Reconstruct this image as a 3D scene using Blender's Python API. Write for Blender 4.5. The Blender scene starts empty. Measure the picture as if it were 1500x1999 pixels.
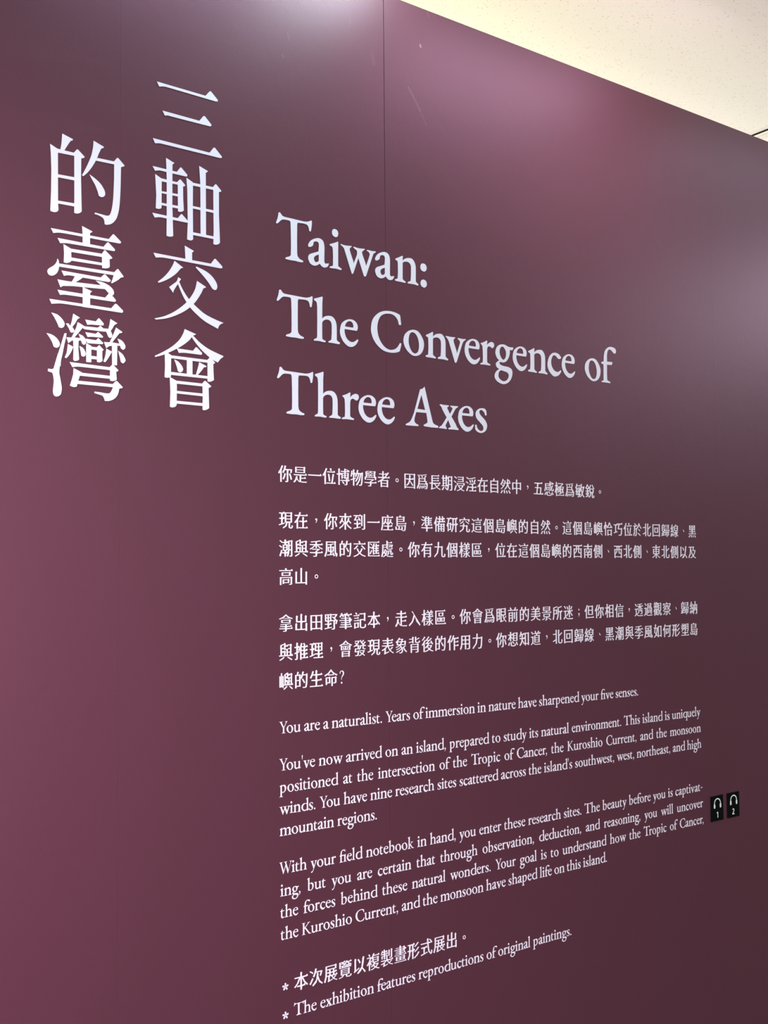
import bpy, bmesh, math, random
from mathutils import Vector, Matrix
from mathutils.geometry import tessellate_polygon

# ------------------------------------------------------------------ camera
scene = bpy.context.scene
COL = scene.collection
cam_data = bpy.data.cameras.new('camera')
cam = bpy.data.objects.new('camera', cam_data)
COL.objects.link(cam)
# world axes seen from the camera (x right, y down, z forward): along the wall, into the wall, up
D1 = Vector((0.7865218654348937, 0.025367249844047302, 0.6170412124227722))
DY = Vector((-0.6175110512974111, 0.04519297919437554, 0.785262819797998))
UP = Vector((-0.007965972532037693, -0.9986561456612012, 0.051209823420242315))
cx = Vector((D1.x, DY.x, UP.x)); cy = -Vector((D1.y, DY.y, UP.y)); cz = -Vector((D1.z, DY.z, UP.z))
m3 = Matrix((cx, cy, cz)).transposed()
cam.matrix_world = Matrix.Translation((0.0, -1.55, 1.55)) @ m3.to_4x4()
cam_data.sensor_fit = 'VERTICAL'
cam_data.sensor_height = 32.0
cam_data.lens = 2250.0 * 32.0 / 1999.0
cam_data.clip_start = 0.02
scene.camera = cam

# ------------------------------------------------------------------ light and exposure
scene.view_settings.view_transform = 'Standard'
scene.view_settings.look = 'None'
scene.view_settings.gamma = 1.0
scene.view_settings.exposure = 0.0
scene.view_settings.use_curve_mapping = False
world = bpy.data.worlds.new('dim_hall'); scene.world = world; world.use_nodes = True
world.node_tree.nodes['Background'].inputs[0].default_value = (0.9, 0.93, 1.0, 1)
world.node_tree.nodes['Background'].inputs[1].default_value = 0.000

CEIL = 2.68
def area(name, loc, aim, sx, sy, energy, color, spread=180):
    l = bpy.data.lights.new(name, 'AREA'); l.shape = 'RECTANGLE'; l.size = sx; l.size_y = sy
    l.energy = energy; l.color = color; l.spread = math.radians(spread)
    o = bpy.data.objects.new(name, l); COL.objects.link(o); o.location = loc
    d = Vector(aim) - Vector(loc)
    o.rotation_euler = d.to_track_quat('-Z', 'Y').to_euler()
    return o
def spot(name, loc, aim, energy, color, angle, blend=1.0, radius=0.05):
    l = bpy.data.lights.new(name, 'SPOT'); l.energy = energy; l.color = color
    l.spot_size = math.radians(angle); l.spot_blend = blend; l.shadow_soft_size = radius
    o = bpy.data.objects.new(name, l); COL.objects.link(o); o.location = loc
    d = Vector(aim) - Vector(loc)
    o.rotation_euler = d.to_track_quat('-Z', 'Y').to_euler()
    return o
area('track_strip_light_1', (0.88, -0.16, 2.645), (0.88, 0.34, 1.78), .40, .05, 1.85, (0.660, 0.640, 0.940))
area('track_strip_light_2', (1.20, -0.16, 2.645), (1.20, 0.34, 1.78), .20, .05, 2.0, (0.730, 0.840, 0.950))
area('track_strip_light_3', (1.75, -0.29, 2.650), (1.75, 0.01, 1.70), .50, .05, 2.7, (1.000, 0.600, 0.900))
area('upper_right_fill_strip', (2.62, -0.30, 2.645), (2.62, -0.05, 1.70), .60, .05, 1.0, (0.85, 0.78, 1.0))  # unseen strip, added for a pale veil on the upper right of the wall
area('far_panel_light', (4.05, -1.05, CEIL - .02), (4.0, -1.15, 0), .9, 1.2, 51.97, (1.000, 0.785, 0.991))
area('opposite_fill_light', (-0.3, -4.4, 1.5), (0.1, 0, 1.5), 1.8, 1.6, 62, (1.000, 0.84, 0.90))  # added fill with no screen behind it, gives the left wall its pinkish veil
spot('left_wall_spot', (-1.1, -1.1, 2.5), (-0.25, 0, 1.35), 775.5, (1.000, 0.717, 0.983), 85, radius=.2)
spot('right_wall_fill_spot', (-1.3, -2.4, 2.5), (2.2, 0, 1.75), 148, (0.946, 1.000, 0.973), 48, radius=.1)  # fill added from the left to lift the lettering on the right
spot('top_wall_spot', (1.98, -0.55, 2.62), (1.80, 0, 2.32), 11.5, (1.000, 0.50, 0.66), 62, radius=.2)
area('cove_light', (1.2, 0.9, 2.30), (1.5, 0.1, CEIL), .5, .3, 7.4, (1.000, 0.93, 0.22))
area('rear_hall_light', (2.6, 2.5, 2.0), (2.4, 0, CEIL + .1), 3.5, .4, 218, (1.000, 0.949, 0.86))
area('hall_fill_light', (2.2, -3.9, CEIL - .02), (2.2, -3.9, 0), 1.2, 1.2, 24, (1.000, 1.000, 1.000))  # added fill behind the camera, lights the floor for bounce

# ------------------------------------------------------------------ materials
def mat(name, color, rough=0.5, spec=0.5):
    m = bpy.data.materials.new(name); m.use_nodes = True
    b = m.node_tree.nodes['Principled BSDF']
    b.inputs['Base Color'].default_value = (*color, 1)
    b.inputs['Roughness'].default_value = rough
    b.inputs['Specular IOR Level'].default_value = spec
    return m
def N(nt, typ, **kw):
    n = nt.nodes.new(typ)
    for k, v in kw.items(): setattr(n, k, v)
    return n
def coords(nt): return N(nt, 'ShaderNodeTexCoord').outputs['Object']

def wall_paint():
    m = mat('maroon_satin_film', (0.085, 0.034, 0.050), 0.46, 0.5)
    nt = m.node_tree; b = nt.nodes['Principled BSDF']; co = coords(nt)
    # orange-peel relief, slightly stronger low-frequency waviness
    n1 = N(nt, 'ShaderNodeTexNoise'); n1.inputs['Scale'].default_value = 260; n1.inputs['Detail'].default_value = 3
    n2 = N(nt, 'ShaderNodeTexNoise'); n2.inputs['Scale'].default_value = 45; n2.inputs['Detail'].default_value = 4
    nt.links.new(co, n1.inputs['Vector']); nt.links.new(co, n2.inputs['Vector'])
    b1 = N(nt, 'ShaderNodeBump'); b1.inputs['Strength'].default_value = 0.18; b1.inputs['Distance'].default_value = 0.0004
    b2 = N(nt, 'ShaderNodeBump'); b2.inputs['Strength'].default_value = 0.26; b2.inputs['Distance'].default_value = 0.0007
    nt.links.new(n1.outputs['Fac'], b1.inputs['Height']); nt.links.new(n2.outputs['Fac'], b2.inputs['Height'])
    nt.links.new(b1.outputs['Normal'], b2.inputs['Normal']); nt.links.new(b2.outputs['Normal'], b.inputs['Normal'])
    # fine colour grain of the film, pale scuffs and chips at fixed places on the wall
    sep = N(nt, 'ShaderNodeSeparateXYZ'); nt.links.new(co, sep.inputs[0])
    def math_(op, a, c=None, d=None, clamp=False):
        k = N(nt, 'ShaderNodeMath', operation=op, use_clamp=clamp)
        for i, v in enumerate((a, c, d)):
            if v is None: continue
            if isinstance(v, (int, float)): k.inputs[i].default_value = v
            else: nt.links.new(v, k.inputs[i])
        return k.outputs[0]
    X, Z = sep.outputs['X'], sep.outputs['Z']
    total = None
    # (x0, z0, x1, z1, half width, strength)
    for x0, z0, x1, z1, w, s in ((1.3090, 2.4945, 1.3105, 2.4915, .0026, .26), (1.281, 2.410, 1.307, 2.3745, .0028, .045),
                                 (1.307, 2.3745, 1.322, 2.350, .0040, .02), (1.327, 2.560, 1.331, 2.552, .0016, .05),
                                 (1.2000, 2.448, 1.2030, 2.432, .0065, .018), (1.1515, 2.4935, 1.1535, 2.4895, .0026, .022),
                                 (1.0140, 2.395, 1.0160, 2.391, .0028, .04), (1.024, 2.434, 1.028, 2.424, .0028, .025)):
        dx, dz = x1 - x0, z1 - z0; L2 = dx * dx + dz * dz
        px = math_('SUBTRACT', X, x0); pz = math_('SUBTRACT', Z, z0)
        t = math_('MULTIPLY', math_('ADD', math_('MULTIPLY', px, dx), math_('MULTIPLY', pz, dz)), 1.0 / L2, clamp=True)
        ex = math_('SUBTRACT', px, math_('MULTIPLY', t, dx)); ez = math_('SUBTRACT', pz, math_('MULTIPLY', t, dz))
        r = math_('SQRT', math_('ADD', math_('MULTIPLY', ex, ex), math_('MULTIPLY', ez, ez)))
        f = math_('MULTIPLY', math_('SUBTRACT', 1.0, math_('MULTIPLY', r, 1.0 / w), clamp=True), s)
        total = f if total is None else math_('ADD', total, f)
    n3 = N(nt, 'ShaderNodeTexNoise'); n3.inputs['Scale'].default_value = 900; n3.inputs['Detail'].default_value = 2
    nt.links.new(co, n3.inputs['Vector'])
    ramp = N(nt, 'ShaderNodeValToRGB')
    ramp.color_ramp.elements[0].position = .3; ramp.color_ramp.elements[0].color = (*[c * .93 for c in WALL_RGB], 1)
    ramp.color_ramp.elements[1].position = .7; ramp.color_ramp.elements[1].color = (*[c * 1.07 for c in WALL_RGB], 1)
    nt.links.new(n3.outputs['Fac'], ramp.inputs[0])
    mix = N(nt, 'ShaderNodeMixRGB'); mix.inputs[2].default_value = (.75, .70, .74, 1)
    nt.links.new(total, mix.inputs[0]); nt.links.new(ramp.outputs[0], mix.inputs[1])
    nt.links.new(mix.outputs[0], b.inputs['Base Color'])
    return m
WALL_RGB = (0.075, 0.0242, 0.0353)
M_WALL = wall_paint()
M_EDGE = mat('dark_panel_edge', (.05, .022, .028), .5)
M_VINYL = mat('white_cut_vinyl', (.79, .88, .87), .55, .3)
M_TITLE = mat('pale_blue_white_vinyl', (.64, .785, .79), .55, .3)
M_BLACK = mat('black_green_label', (.001, .004, .002), .4, .06)
M_ICON = mat('pale_label_print', (.70, .86, .80), .5, .3)
M_BAR = mat('white_ceiling_bar', (.80, .79, .76), .4)
M_PLASTER = mat('grey_plaster', (.35, .33, .34), .8)
M_FLOOR = mat('dark_floor', (.16, .15, .15), .5)

def tile_mat():
    m = mat('mineral_fibre_tile', (.86, .85, .80), .9, .1)
    nt = m.node_tree; b = nt.nodes['Principled BSDF']; co = coords(nt)
    mp = N(nt, 'ShaderNodeMapping'); mp.inputs['Scale'].default_value = (1, 1, .2); nt.links.new(co, mp.inputs[0])
    v = N(nt, 'ShaderNodeTexVoronoi'); v.inputs['Scale'].default_value = 125; v.inputs['Randomness'].default_value = 1
    nt.links.new(mp.outputs[0], v.inputs['Vector'])
    n = N(nt, 'ShaderNodeTexNoise'); n.inputs['Scale'].default_value = 330; n.inputs['Detail'].default_value = 3
    nt.links.new(mp.outputs[0], n.inputs['Vector'])
    wn = N(nt, 'ShaderNodeSeparateColor'); nt.links.new(v.outputs['Color'], wn.inputs[0])
    # pin holes: only some cells carry one, of varied size
    size = N(nt, 'ShaderNodeMapRange'); size.inputs[1].default_value = .05; size.inputs[2].default_value = 1
    size.inputs[3].default_value = 0.12; size.inputs[4].default_value = .27
    nt.links.new(wn.outputs[0], size.inputs[0])
    a = N(nt, 'ShaderNodeMath', operation='SUBTRACT'); nt.links.new(size.outputs[0], a.inputs[0]); nt.links.new(v.outputs['Distance'], a.inputs[1])
    c = N(nt, 'ShaderNodeMath', operation='MULTIPLY', use_clamp=True); c.inputs[1].default_value = 12; nt.links.new(a.outputs[0], c.inputs[0])
    f = N(nt, 'ShaderNodeMapRange'); f.inputs[1].default_value = .54; f.inputs[2].default_value = .68; f.inputs[4].default_value = .22
    nt.links.new(n.outputs['Fac'], f.inputs[0])
    s = N(nt, 'ShaderNodeMath', operation='ADD', use_clamp=True); nt.links.new(c.outputs[0], s.inputs[0]); nt.links.new(f.outputs[0], s.inputs[1])
    mix = N(nt, 'ShaderNodeMixRGB'); mix.inputs[1].default_value = (.87, .86, .82, 1); mix.inputs[2].default_value = (.64, .60, .50, 1)
    nt.links.new(s.outputs[0], mix.inputs[0]); nt.links.new(mix.outputs[0], b.inputs['Base Color'])
    bp = N(nt, 'ShaderNodeBump'); bp.invert = True; bp.inputs['Strength'].default_value = .2; bp.inputs['Distance'].default_value = .0005
    nt.links.new(s.outputs[0], bp.inputs['Height']); nt.links.new(bp.outputs[0], b.inputs['Normal'])
    return m
M_TILE = tile_mat()

# ------------------------------------------------------------------ helpers
def link_mesh(name, verts, faces, material, parent=None, kind=None):
    me = bpy.data.meshes.new(name); me.from_pydata(verts, [], faces); me.update()
    me.materials.append(material)
    o = bpy.data.objects.new(name, me); COL.objects.link(o)
    if parent: o.parent = parent
    if kind: o['kind'] = kind
    return o
def box_data(x0, x1, y0, y1, z0, z1):
    v = [(x, y, z) for x in (x0, x1) for y in (y0, y1) for z in (z0, z1)]
    f = [(0, 1, 3, 2), (4, 6, 7, 5), (0, 4, 5, 1), (2, 3, 7, 6), (0, 2, 6, 4), (1, 5, 7, 3)]
    return v, f
def box(name, x0, x1, y0, y1, z0, z1, material, parent=None, kind=None, bevel=0):
    v, f = box_data(x0, x1, y0, y1, z0, z1)
    o = link_mesh(name, v, f, material, parent, kind)
    if bevel:
        bm = bmesh.new(); bm.from_mesh(o.data)
        bmesh.ops.bevel(bm, geom=bm.edges[:], offset=bevel, segments=2, affect='EDGES', profile=.5)
        bm.to_mesh(o.data); bm.free()
    return o
def thing(name, label, cat, loc, group=None):
    o = bpy.data.objects.new(name, None); COL.objects.link(o)
    o.location = loc; o.empty_display_size = .05
    o['label'] = label; o['category'] = cat
    if group: o['group'] = group
    return o
def structure(name):
    o = bpy.data.objects.new(name, None); COL.objects.link(o); o['kind'] = 'structure'
    return o

def parse(s):
    pts = []
    for t in s.split():
        sm = t[-1] == '~'; a, b = t.rstrip('~').split(',')
        pts.append((float(a), float(b), sm))
    return pts
def smooth(pts, k):
    """corner points stay, points marked ~ are passed through by a Catmull-Rom curve"""
    n = len(pts); out = []
    for i in range(n):
        p0, p1, p2, p3 = pts[i - 1], pts[i], pts[(i + 1) % n], pts[(i + 2) % n]
        out.append((p1[0], p1[1]))
        if not (p1[2] or p2[2]): continue
        a = p0 if p1[2] else p1; d = p3 if p2[2] else p2
        # keep tangents bounded by the local chord
        ch = math.hypot(p2[0] - p1[0], p2[1] - p1[1])
        def tan(u, v):
            tx, ty = (v[0] - u[0]) * .5, (v[1] - u[1]) * .5
            L = math.hypot(tx, ty)
            if L > ch and L > 0: tx, ty = tx * ch / L, ty * ch / L
            return tx, ty
        m1 = tan(a, p2) if p1[2] else (p2[0] - p1[0], p2[1] - p1[1])
        m2 = tan(p1, d) if p2[2] else (p2[0] - p1[0], p2[1] - p1[1])
        for j in range(1, k):
            t = j / k; t2, t3 = t * t, t * t * t
            h1, h2, h3, h4 = 2 * t3 - 3 * t2 + 1, t3 - 2 * t2 + t, -2 * t3 + 3 * t2, t3 - t2
            out.append((h1 * p1[0] + h2 * m1[0] + h3 * p2[0] + h4 * m2[0],
                        h1 * p1[1] + h2 * m1[1] + h3 * p2[1] + h4 * m2[1]))
    return out
def area2(l): return sum(l[i - 1][0] * l[i][1] - l[i][0] * l[i - 1][1] for i in range(len(l)))
_cache = {}
def inset(loop, d):
    n = len(loop); out = []
    for i in range(n):
        (ax, ay), (bx, by), (cx0, cy0) = loop[i - 1], loop[i], loop[(i + 1) % n]
        dx, dy = cx0 - ax, cy0 - ay; L = math.hypot(dx, dy) or 1
        out.append((bx - dy / L * d, by + dx / L * d * .6))
    return out
def fill(polys, k, d=0):
    """outlines (with ! holes after their outer) -> flat triangles plus rim edges"""
    groups = []
    for p in polys:
        loop = smooth(parse(p.lstrip('!')), k)
        if p[0] == '!':
            if area2(loop) > 0: loop.reverse()
            groups[-1].append(loop)
        else:
            if area2(loop) < 0: loop.reverse()
            groups.append([loop])
        if d: groups[-1][-1] = inset(groups[-1][-1], d)
    V, F, E = [], [], []
    for g in groups:
        base = len(V)
        for tri in tessellate_polygon([[Vector((x, y, 0)) for x, y in l] for l in g]):
            F.append(tuple(base + i for i in tri))
        for l in g:
            b = len(V); n = len(l); V += l
            E += [(b + i, b + (i + 1) % n) for i in range(n)]
    return V, F, E
class Lettering:
    """collects flat outlines on the wall as thin cut vinyl standing t in front of it"""
    def __init__(self, t): self.v, self.f, self.t, self.k = [], [], t, 0
    def add(self, V, F, E, sx, sz, x, z):
        n = len(V); b = len(self.v)
        # strokes that cross are stacked a hair apart, as overlapping layers of film
        lay = self.t + .000012 * self.k; self.k += 1
        self.v += [(x + p[0] * sx, -lay, z + p[1] * sz) for p in V]
        self.v += [(x + p[0] * sx, 0.0, z + p[1] * sz) for p in V]
        for f in F:
            a = [V[i] for i in f[:3]]
            s = (a[1][0] - a[0][0]) * (a[2][1] - a[0][1]) - (a[2][0] - a[0][0]) * (a[1][1] - a[0][1])
            f = f if s > 0 else tuple(reversed(f))
            self.f.append(tuple(b + i for i in f))
        for i, j in E: self.f.append((b + j, b + i, b + n + i, b + n + j))
    def build(self, name, parent, material=None, wear=None):
        o = link_mesh(name, self.v, self.f, material or M_VINYL, parent)
        return o

GLYPHS = {
  "T": ["42,710 66,721~ 87,704~ 111,679~ 149,667~ 275,665 451,661~ 544,662~ 609,678~ 656,702 670,692 666,619~ 651,532 637,522~ 619,529 608,579~ 580,616~ 522,626~ 398,619 389,581 386,342 387,133 399,82~ 441,47~ 498,29 499,11~ 484,3 427,0~ 349,5~ 258,2~ 171,6 166,20~ 188,38 237,55~ 269,81 273,203 272,381 268,559 257,617~ 198,625~ 128,620~ 87,600~ 55,568~ 21,538 0,540 0,558~ 21,609~ 35,659~"],
  "a": ["0,288 7,319~ 47,374~ 112,416~ 199,443~ 272,425~ 305,376~ 315,311 311,159 310,86 321,60~ 343,55~ 394,69 398,55~ 372,11~ 320,-12~ 269,-5~ 219,35 175,4~ 110,-13~ 38,12~ 2,78~ 6,127~ 39,162~ 125,198~ 198,228 206,293 206,353~ 184,380~ 148,381~ 112,367~ 101,341~ 94,310~ 61,283~ 14,269","!205,178 154,157~ 114,121~ 114,78~ 139,49~ 175,55~ 204,81"],
  "i": ["52,575~ 66,628~ 107,647~ 154,632~ 175,591~ 163,539~ 123,517~ 72,534~","4,377 11,386~ 71,409~ 125,432~ 166,453 174,446 172,329 170,56 197,38~ 238,22 236,8~ 224,-2 183,0~ 129,5~ 68,1~ 8,0 0,12~ 18,26 55,38~ 69,57 71,201 67,300 54,348~ 10,363"],
  "w": ["0,413 14,424 72,416~ 133,417~ 223,427 226,417~ 195,389~ 184,362 201,314 255,188 265,145 318,260 336,314~ 333,364~ 298,387~ 260,408 271,424 340,416~ 403,416~ 491,425 494,414~ 459,388~ 437,359~ 444,326 506,189 520,143 577,286 596,351~ 578,383~ 536,401 540,416 586,417~ 635,414~ 720,421 720,406~ 677,376~ 656,333 518,-18 504,-30~ 479,-33 469,-20 370,229 363,257 257,-14 240,-30~ 226,-27 91,318 71,365~ 37,393~"],
  "n": ["16,363 24,374~ 89,403~ 162,441 177,434 171,359 227,403~ 301,425~ 375,424~ 432,372~ 456,299~ 456,144 455,47 478,28~ 515,8 510,-10~ 485,-16 428,-8~ 362,-8~ 284,-11 276,-2~ 296,20~ 342,40 351,128 353,282~ 333,331~ 284,355~ 235,353~ 194,340~ 171,321 168,49 190,30~ 235,8 231,-6~ 210,-14 165,-9~ 109,-8~ 36,-9 0,1 12,19~ 61,39 70,149 68,307 56,337~ 20,347"],
  ":": ["0,309~ 17,363~ 59,384~ 114,372~ 140,325~ 129,277~ 87,246~ 24,261~","1,31~ 14,78~ 60,106~ 118,91~ 141,45~ 130,2~ 83,-31~ 21,-11~"],
  "h": ["9,659 16,671~ 81,693~ 167,725 175,709 167,607 164,371 212,410~ 285,431~ 359,427~ 415,382~ 442,313~ 448,231 447,60 470,41~ 507,26 505,6~ 487,-2 429,0~ 362,3~ 286,2 281,13~ 306,32~ 341,53 350,164 348,301~ 325,348~ 278,367~ 225,360~ 185,338~ 163,305 162,141 164,48 183,34~ 229,20 226,4~ 209,-4 163,-1~ 110,4~ 8,0 0,10~ 25,32~ 58,46 66,75 69,293 69,539 61,609~ 45,631~ 16,643"],
  "e": ["199,431~ 275,424~ 337,382~ 357,323~ 350,277 336,258 150,258~ 92,259 92,206~ 122,126~ 176,77~ 238,62~ 293,80~ 348,120 364,111~ 348,70~ 306,20~ 237,-16~ 162,-13~ 80,38~ 20,120~ 0,195~ 7,268~ 35,343~ 97,395~ 151,420~","!99,310 124,360~ 172,394~ 220,397~ 257,371~ 271,317 260,300 178,300~ 106,301"],
  "C": ["612,638 620,605 637,482 628,471~ 597,467 584,482 567,542~ 515,598~ 445,627~ 367,628~ 289,613~ 211,572~ 159,497~ 134,405~ 132,323~ 156,217~ 215,121~ 292,55~ 378,27~ 448,32~ 518,60~ 571,108~ 607,164 637,160 628,108~ 601,25 552,2~ 464,-16~ 360,-19~ 248,2~ 138,65~ 53,157~ 8,260~ 0,347~ 22,458~ 74,540~ 160,613~ 246,652~ 333,670~ 437,674~ 533,662~"],
  "o": ["218,425~ 317,409~ 397,335~ 446,236~ 435,122~ 375,31~ 275,-15~ 177,-8~ 80,54~ 18,137~ 0,225~ 29,319~ 110,391~","!195,380~ 253,367~ 306,310~ 337,216~ 336,125~ 312,59~ 258,25~ 195,39~ 142,103~ 112,196~ 118,288~ 145,354~"],
  "v": ["0,397 12,407 63,406~ 126,404~ 225,409 222,396~ 192,372~ 186,332~ 249,178 260,128 335,320 331,355~ 280,388 292,406 356,401~ 412,401~ 472,408 468,393~ 419,360~ 386,308 254,-19 234,-36~ 210,-33 70,330 43,366~"],
  "g": ["184,416~ 252,418~ 329,395~ 388,387~ 466,392 470,380~ 448,337 413,336 383,339 379,273~ 351,196~ 298,128~ 238,95~ 178,90~ 136,95 119,72~ 143,43~ 219,27~ 322,22~ 398,2~ 436,-38~ 435,-113~ 403,-191~ 333,-260~ 239,-299~ 146,-296~ 54,-262~ 0,-205~ 1,-144~ 40,-85~ 108,-38 58,-15~ 33,19~ 34,63~ 111,120 61,158~ 28,216~ 25,277~ 56,349~ 116,396~","!196,377~ 234,363~ 276,312~ 287,251~ 273,187~ 230,142~ 188,150~ 146,198~ 126,258~ 132,320~ 158,360~","!159,-57~ 226,-66~ 303,-80~ 345,-116~ 340,-166~ 300,-219~ 231,-248~ 164,-239~ 105,-201~ 88,-154~ 107,-90~"],
  "c": ["367,350 353,324~ 318,309 276,316~ 229,354~ 167,367~ 125,329~ 95,248~ 107,163~ 161,91~ 236,60~ 298,71~ 355,106 361,78~ 311,15~ 227,-26~ 144,-26~ 50,41~ 0,132~ 2,219~ 42,320~ 112,390~ 196,418~ 292,405~"],
  "f": ["375,589 316,633~ 256,655~ 203,620~ 178,537~ 175,406 325,412 332,392~ 308,351 173,345 168,164 172,43 202,31~ 266,10 253,-11 148,-9~ 14,-12 0,2~ 60,27~ 68,63 71,339 9,353 10,383 77,400 88,517~ 120,611~ 197,680~ 288,709~ 408,694~ 445,648~ 428,595~"],
  "r": ["11,369 23,380~ 93,406~ 166,443 175,430 167,360 211,400~ 273,428~ 323,420~ 343,392~ 339,355~ 305,322~ 272,326~ 240,343~ 207,342~ 182,325 169,287 166,127 167,55 188,40~ 245,21 237,0 163,1~ 106,4~ 12,-3 0,6~ 16,23~ 61,40 67,120 65,252 59,324 39,352~"],
  "A": ["420,681 432,637 592,98~ 625,60~ 719,30 711,-1 550,-2 398,7 394,27~ 472,69~ 479,100 454,236 230,233 196,139 189,78~ 221,40~ 280,19 273,-2 129,-5 6,-6 0,12~ 91,61~ 131,114~ 184,219 320,626 380,647~","!348,537 257,291 428,284"],
  "x": ["19,398 39,412 121,406 230,407 227,389~ 188,365 255,257 318,355 305,375~ 264,387 271,406 354,407 444,410 437,391~ 388,361~ 289,218 377,105~ 417,40~ 452,12 444,-7 334,-4 221,-8 217,11~ 273,35 213,155 150,52~ 163,28~ 180,3 169,-8 101,-3 9,-2 0,11~ 68,52~ 179,194 92,311~ 59,370~"],
  "s": ["283,309 247,295 226,347~ 162,389~ 111,369~ 111,327~ 146,287~ 245,210~ 290,128~ 257,30~ 155,-19~ 55,-5~ 6,34 0,113 36,120 56,59~ 127,16~ 192,36~ 193,100~ 129,159~ 45,227~ 17,299~ 40,364~ 119,413~ 220,421~ 270,393"],
  "l": ["9,659 16,671~ 81,693~ 167,725 175,709 167,607 164,371 162,141 164,48 183,34~ 229,20 226,4~ 209,-4 163,-1~ 110,4~ 8,0 0,10~ 25,32~ 58,46 66,75 69,293 69,539 61,609~ 45,631~ 16,643"],
  "b": ["9,659 16,671 81,693 167,725 175,709 167,607 164,371 215,412~ 300,430~ 385,400~ 440,320~ 450,220~ 420,110~ 350,30~ 260,-12~ 180,-10~ 120,15 70,-5 62,10 69,150 69,539 61,609~ 45,631~ 16,643","!164,335 200,362~ 260,365~ 320,320~ 350,230~ 345,130~ 300,55~ 240,28~ 190,45~ 164,80"],
  "d": ["330,659 337,671 400,693 475,725 483,709 478,607 475,120 480,62~ 500,50~ 535,50 533,32 450,0 395,-20 385,-12 385,45 330,5~ 260,-15~ 150,0~ 60,70~ 15,180~ 25,290~ 90,375~ 190,422~ 290,425~ 383,405 383,600 372,625~ 335,640","!383,340 340,375~ 270,385~ 190,345~ 135,270~ 120,190~ 140,110~ 200,60~ 280,50~ 345,70~ 383,95"],
  "p": ["16,363 24,374~ 89,403~ 162,441 177,434 171,372 220,408~ 300,430~ 385,400~ 440,320~ 450,220~ 420,110~ 350,30~ 270,-8~ 200,-5 168,5 168,-170 180,-195 235,-218 230,-238 120,-230 5,-238 2,-218 50,-200 68,-165 70,149 68,307 56,337~ 20,347","!168,325 200,355~ 260,362~ 320,320~ 350,230~ 345,130~ 300,60~ 240,35~ 168,60"],
  "q": ["385,-170 370,-200 320,-218 325,-238 430,-230 545,-238 548,-218 500,-200 478,-165 478,430 460,432 410,405~ 300,428~ 190,422~ 90,375~ 25,290~ 15,180~ 60,70~ 150,0~ 260,-12~ 330,10~ 385,45","!385,330 340,370~ 270,382~ 190,345~ 135,270~ 120,190~ 140,110~ 200,62~ 280,52~ 345,72~ 385,95"],
  "m": ["16,363 24,374~ 89,403~ 162,441 177,434 171,359 227,403~ 301,425~ 375,424~ 432,372~ 456,299~ 456,144 455,47 478,28~ 515,8 510,-10~ 485,-16 428,-8~ 362,-8~ 284,-11 276,-2~ 296,20~ 342,40 351,128 353,282~ 333,331~ 284,355~ 235,353~ 194,340~ 171,321 168,49 190,30~ 235,8 231,-6~ 210,-14 165,-9~ 109,-8~ 36,-9 0,1 12,19~ 61,39 70,149 68,307 56,337~ 20,347","440,345 500,400~ 575,428~ 650,424~ 707,372~ 731,299~ 731,144 730,47 753,28~ 790,8 785,-10 760,-16 703,-8~ 637,-8~ 559,-11 551,-2 571,20~ 617,40 626,128 628,282~ 608,331~ 559,355~ 510,353~ 445,315"],
  "u": ["0,395 5,408 80,415 158,422 165,415 160,330 160,160 170,95~ 210,60~ 265,60~ 325,95 340,120 345,330 330,365~ 285,378 287,395 360,405 438,422 443,412 440,100 450,65~ 470,55~ 510,55 510,38 430,10 358,-15 348,-8 348,62 290,10~ 210,-13~ 120,5~ 75,60~ 66,140~ 66,330 50,365~"],
  "t": ["0,355 5,378 60,410 100,480 135,512 148,508 145,405 270,408 280,400 262,365 145,362 142,150 150,90~ 185,58~ 230,55~ 285,75 290,60 240,15~ 170,-12~ 100,0~ 58,60~ 52,140 55,360"],
  "y": ["0,397 12,407 63,406~ 126,404~ 225,409 222,396~ 192,372~ 186,332~ 255,150 262,130 335,320 331,355~ 280,388 292,406 356,401~ 412,401~ 472,408 468,393~ 419,360~ 386,308 245,-50 190,-160~ 140,-225~ 90,-250~ 40,-235~ 35,-205~ 60,-180~ 110,-180~ 160,-130~ 205,-35 70,330 43,366~"],
  "k": ["9,659 16,671~ 81,693~ 167,725 175,709 167,607 164,371 162,141 164,48 183,34~ 229,20 226,4~ 209,-4 163,-1~ 110,4~ 8,0 0,10~ 25,32~ 58,46 66,75 69,293 69,539 61,609~ 45,631~ 16,643","150,225 260,320 285,350~ 270,372~ 235,385 238,405 340,400 420,405 425,388 360,365~ 300,320 235,262 340,110 400,55~ 490,25 490,3 400,5 350,0 320,20 160,215"],
  "W": ["0,640 5,655 120,650 225,655 228,638 180,620~ 170,590~ 300,160 420,480 380,590 350,625~ 305,640 310,655 400,650 520,655 522,638 475,620~ 467,590~ 610,160 740,540 745,595~ 720,625~ 665,640 668,655 760,650 850,655 852,638 800,615~ 770,560 575,-15 555,-15 430,400 275,-15 255,-15 75,580 50,620~"],
  "Y": ["0,640 5,655 120,650 225,655 228,638 185,625~ 180,600~ 205,550 310,340 420,530 435,590~ 425,622~ 380,640 385,655 470,650 565,655 565,638 520,620~ 480,570 340,310 340,80 350,35~ 420,18 418,-2 290,3 165,-2 165,18 235,35~ 247,80 247,290 90,570 50,620~"],
  "K": ["0,640 2,655 120,650 240,655 240,640 185,625~ 175,590 175,375 400,590 410,620~ 375,640 380,655 480,650 570,655 570,640 500,620~ 440,575 260,395 500,90 560,40~ 640,18 640,-5 560,0 480,-5 420,60 190,340 175,335 175,80 185,35~ 245,18 243,-2 120,3 0,-2 0,18 55,30~ 70,80 70,590 55,625~"],
  ".": ["0,45~ 15,85~ 55,100~ 95,85~ 110,45~ 95,5~ 55,-10~ 15,5~"],
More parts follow.
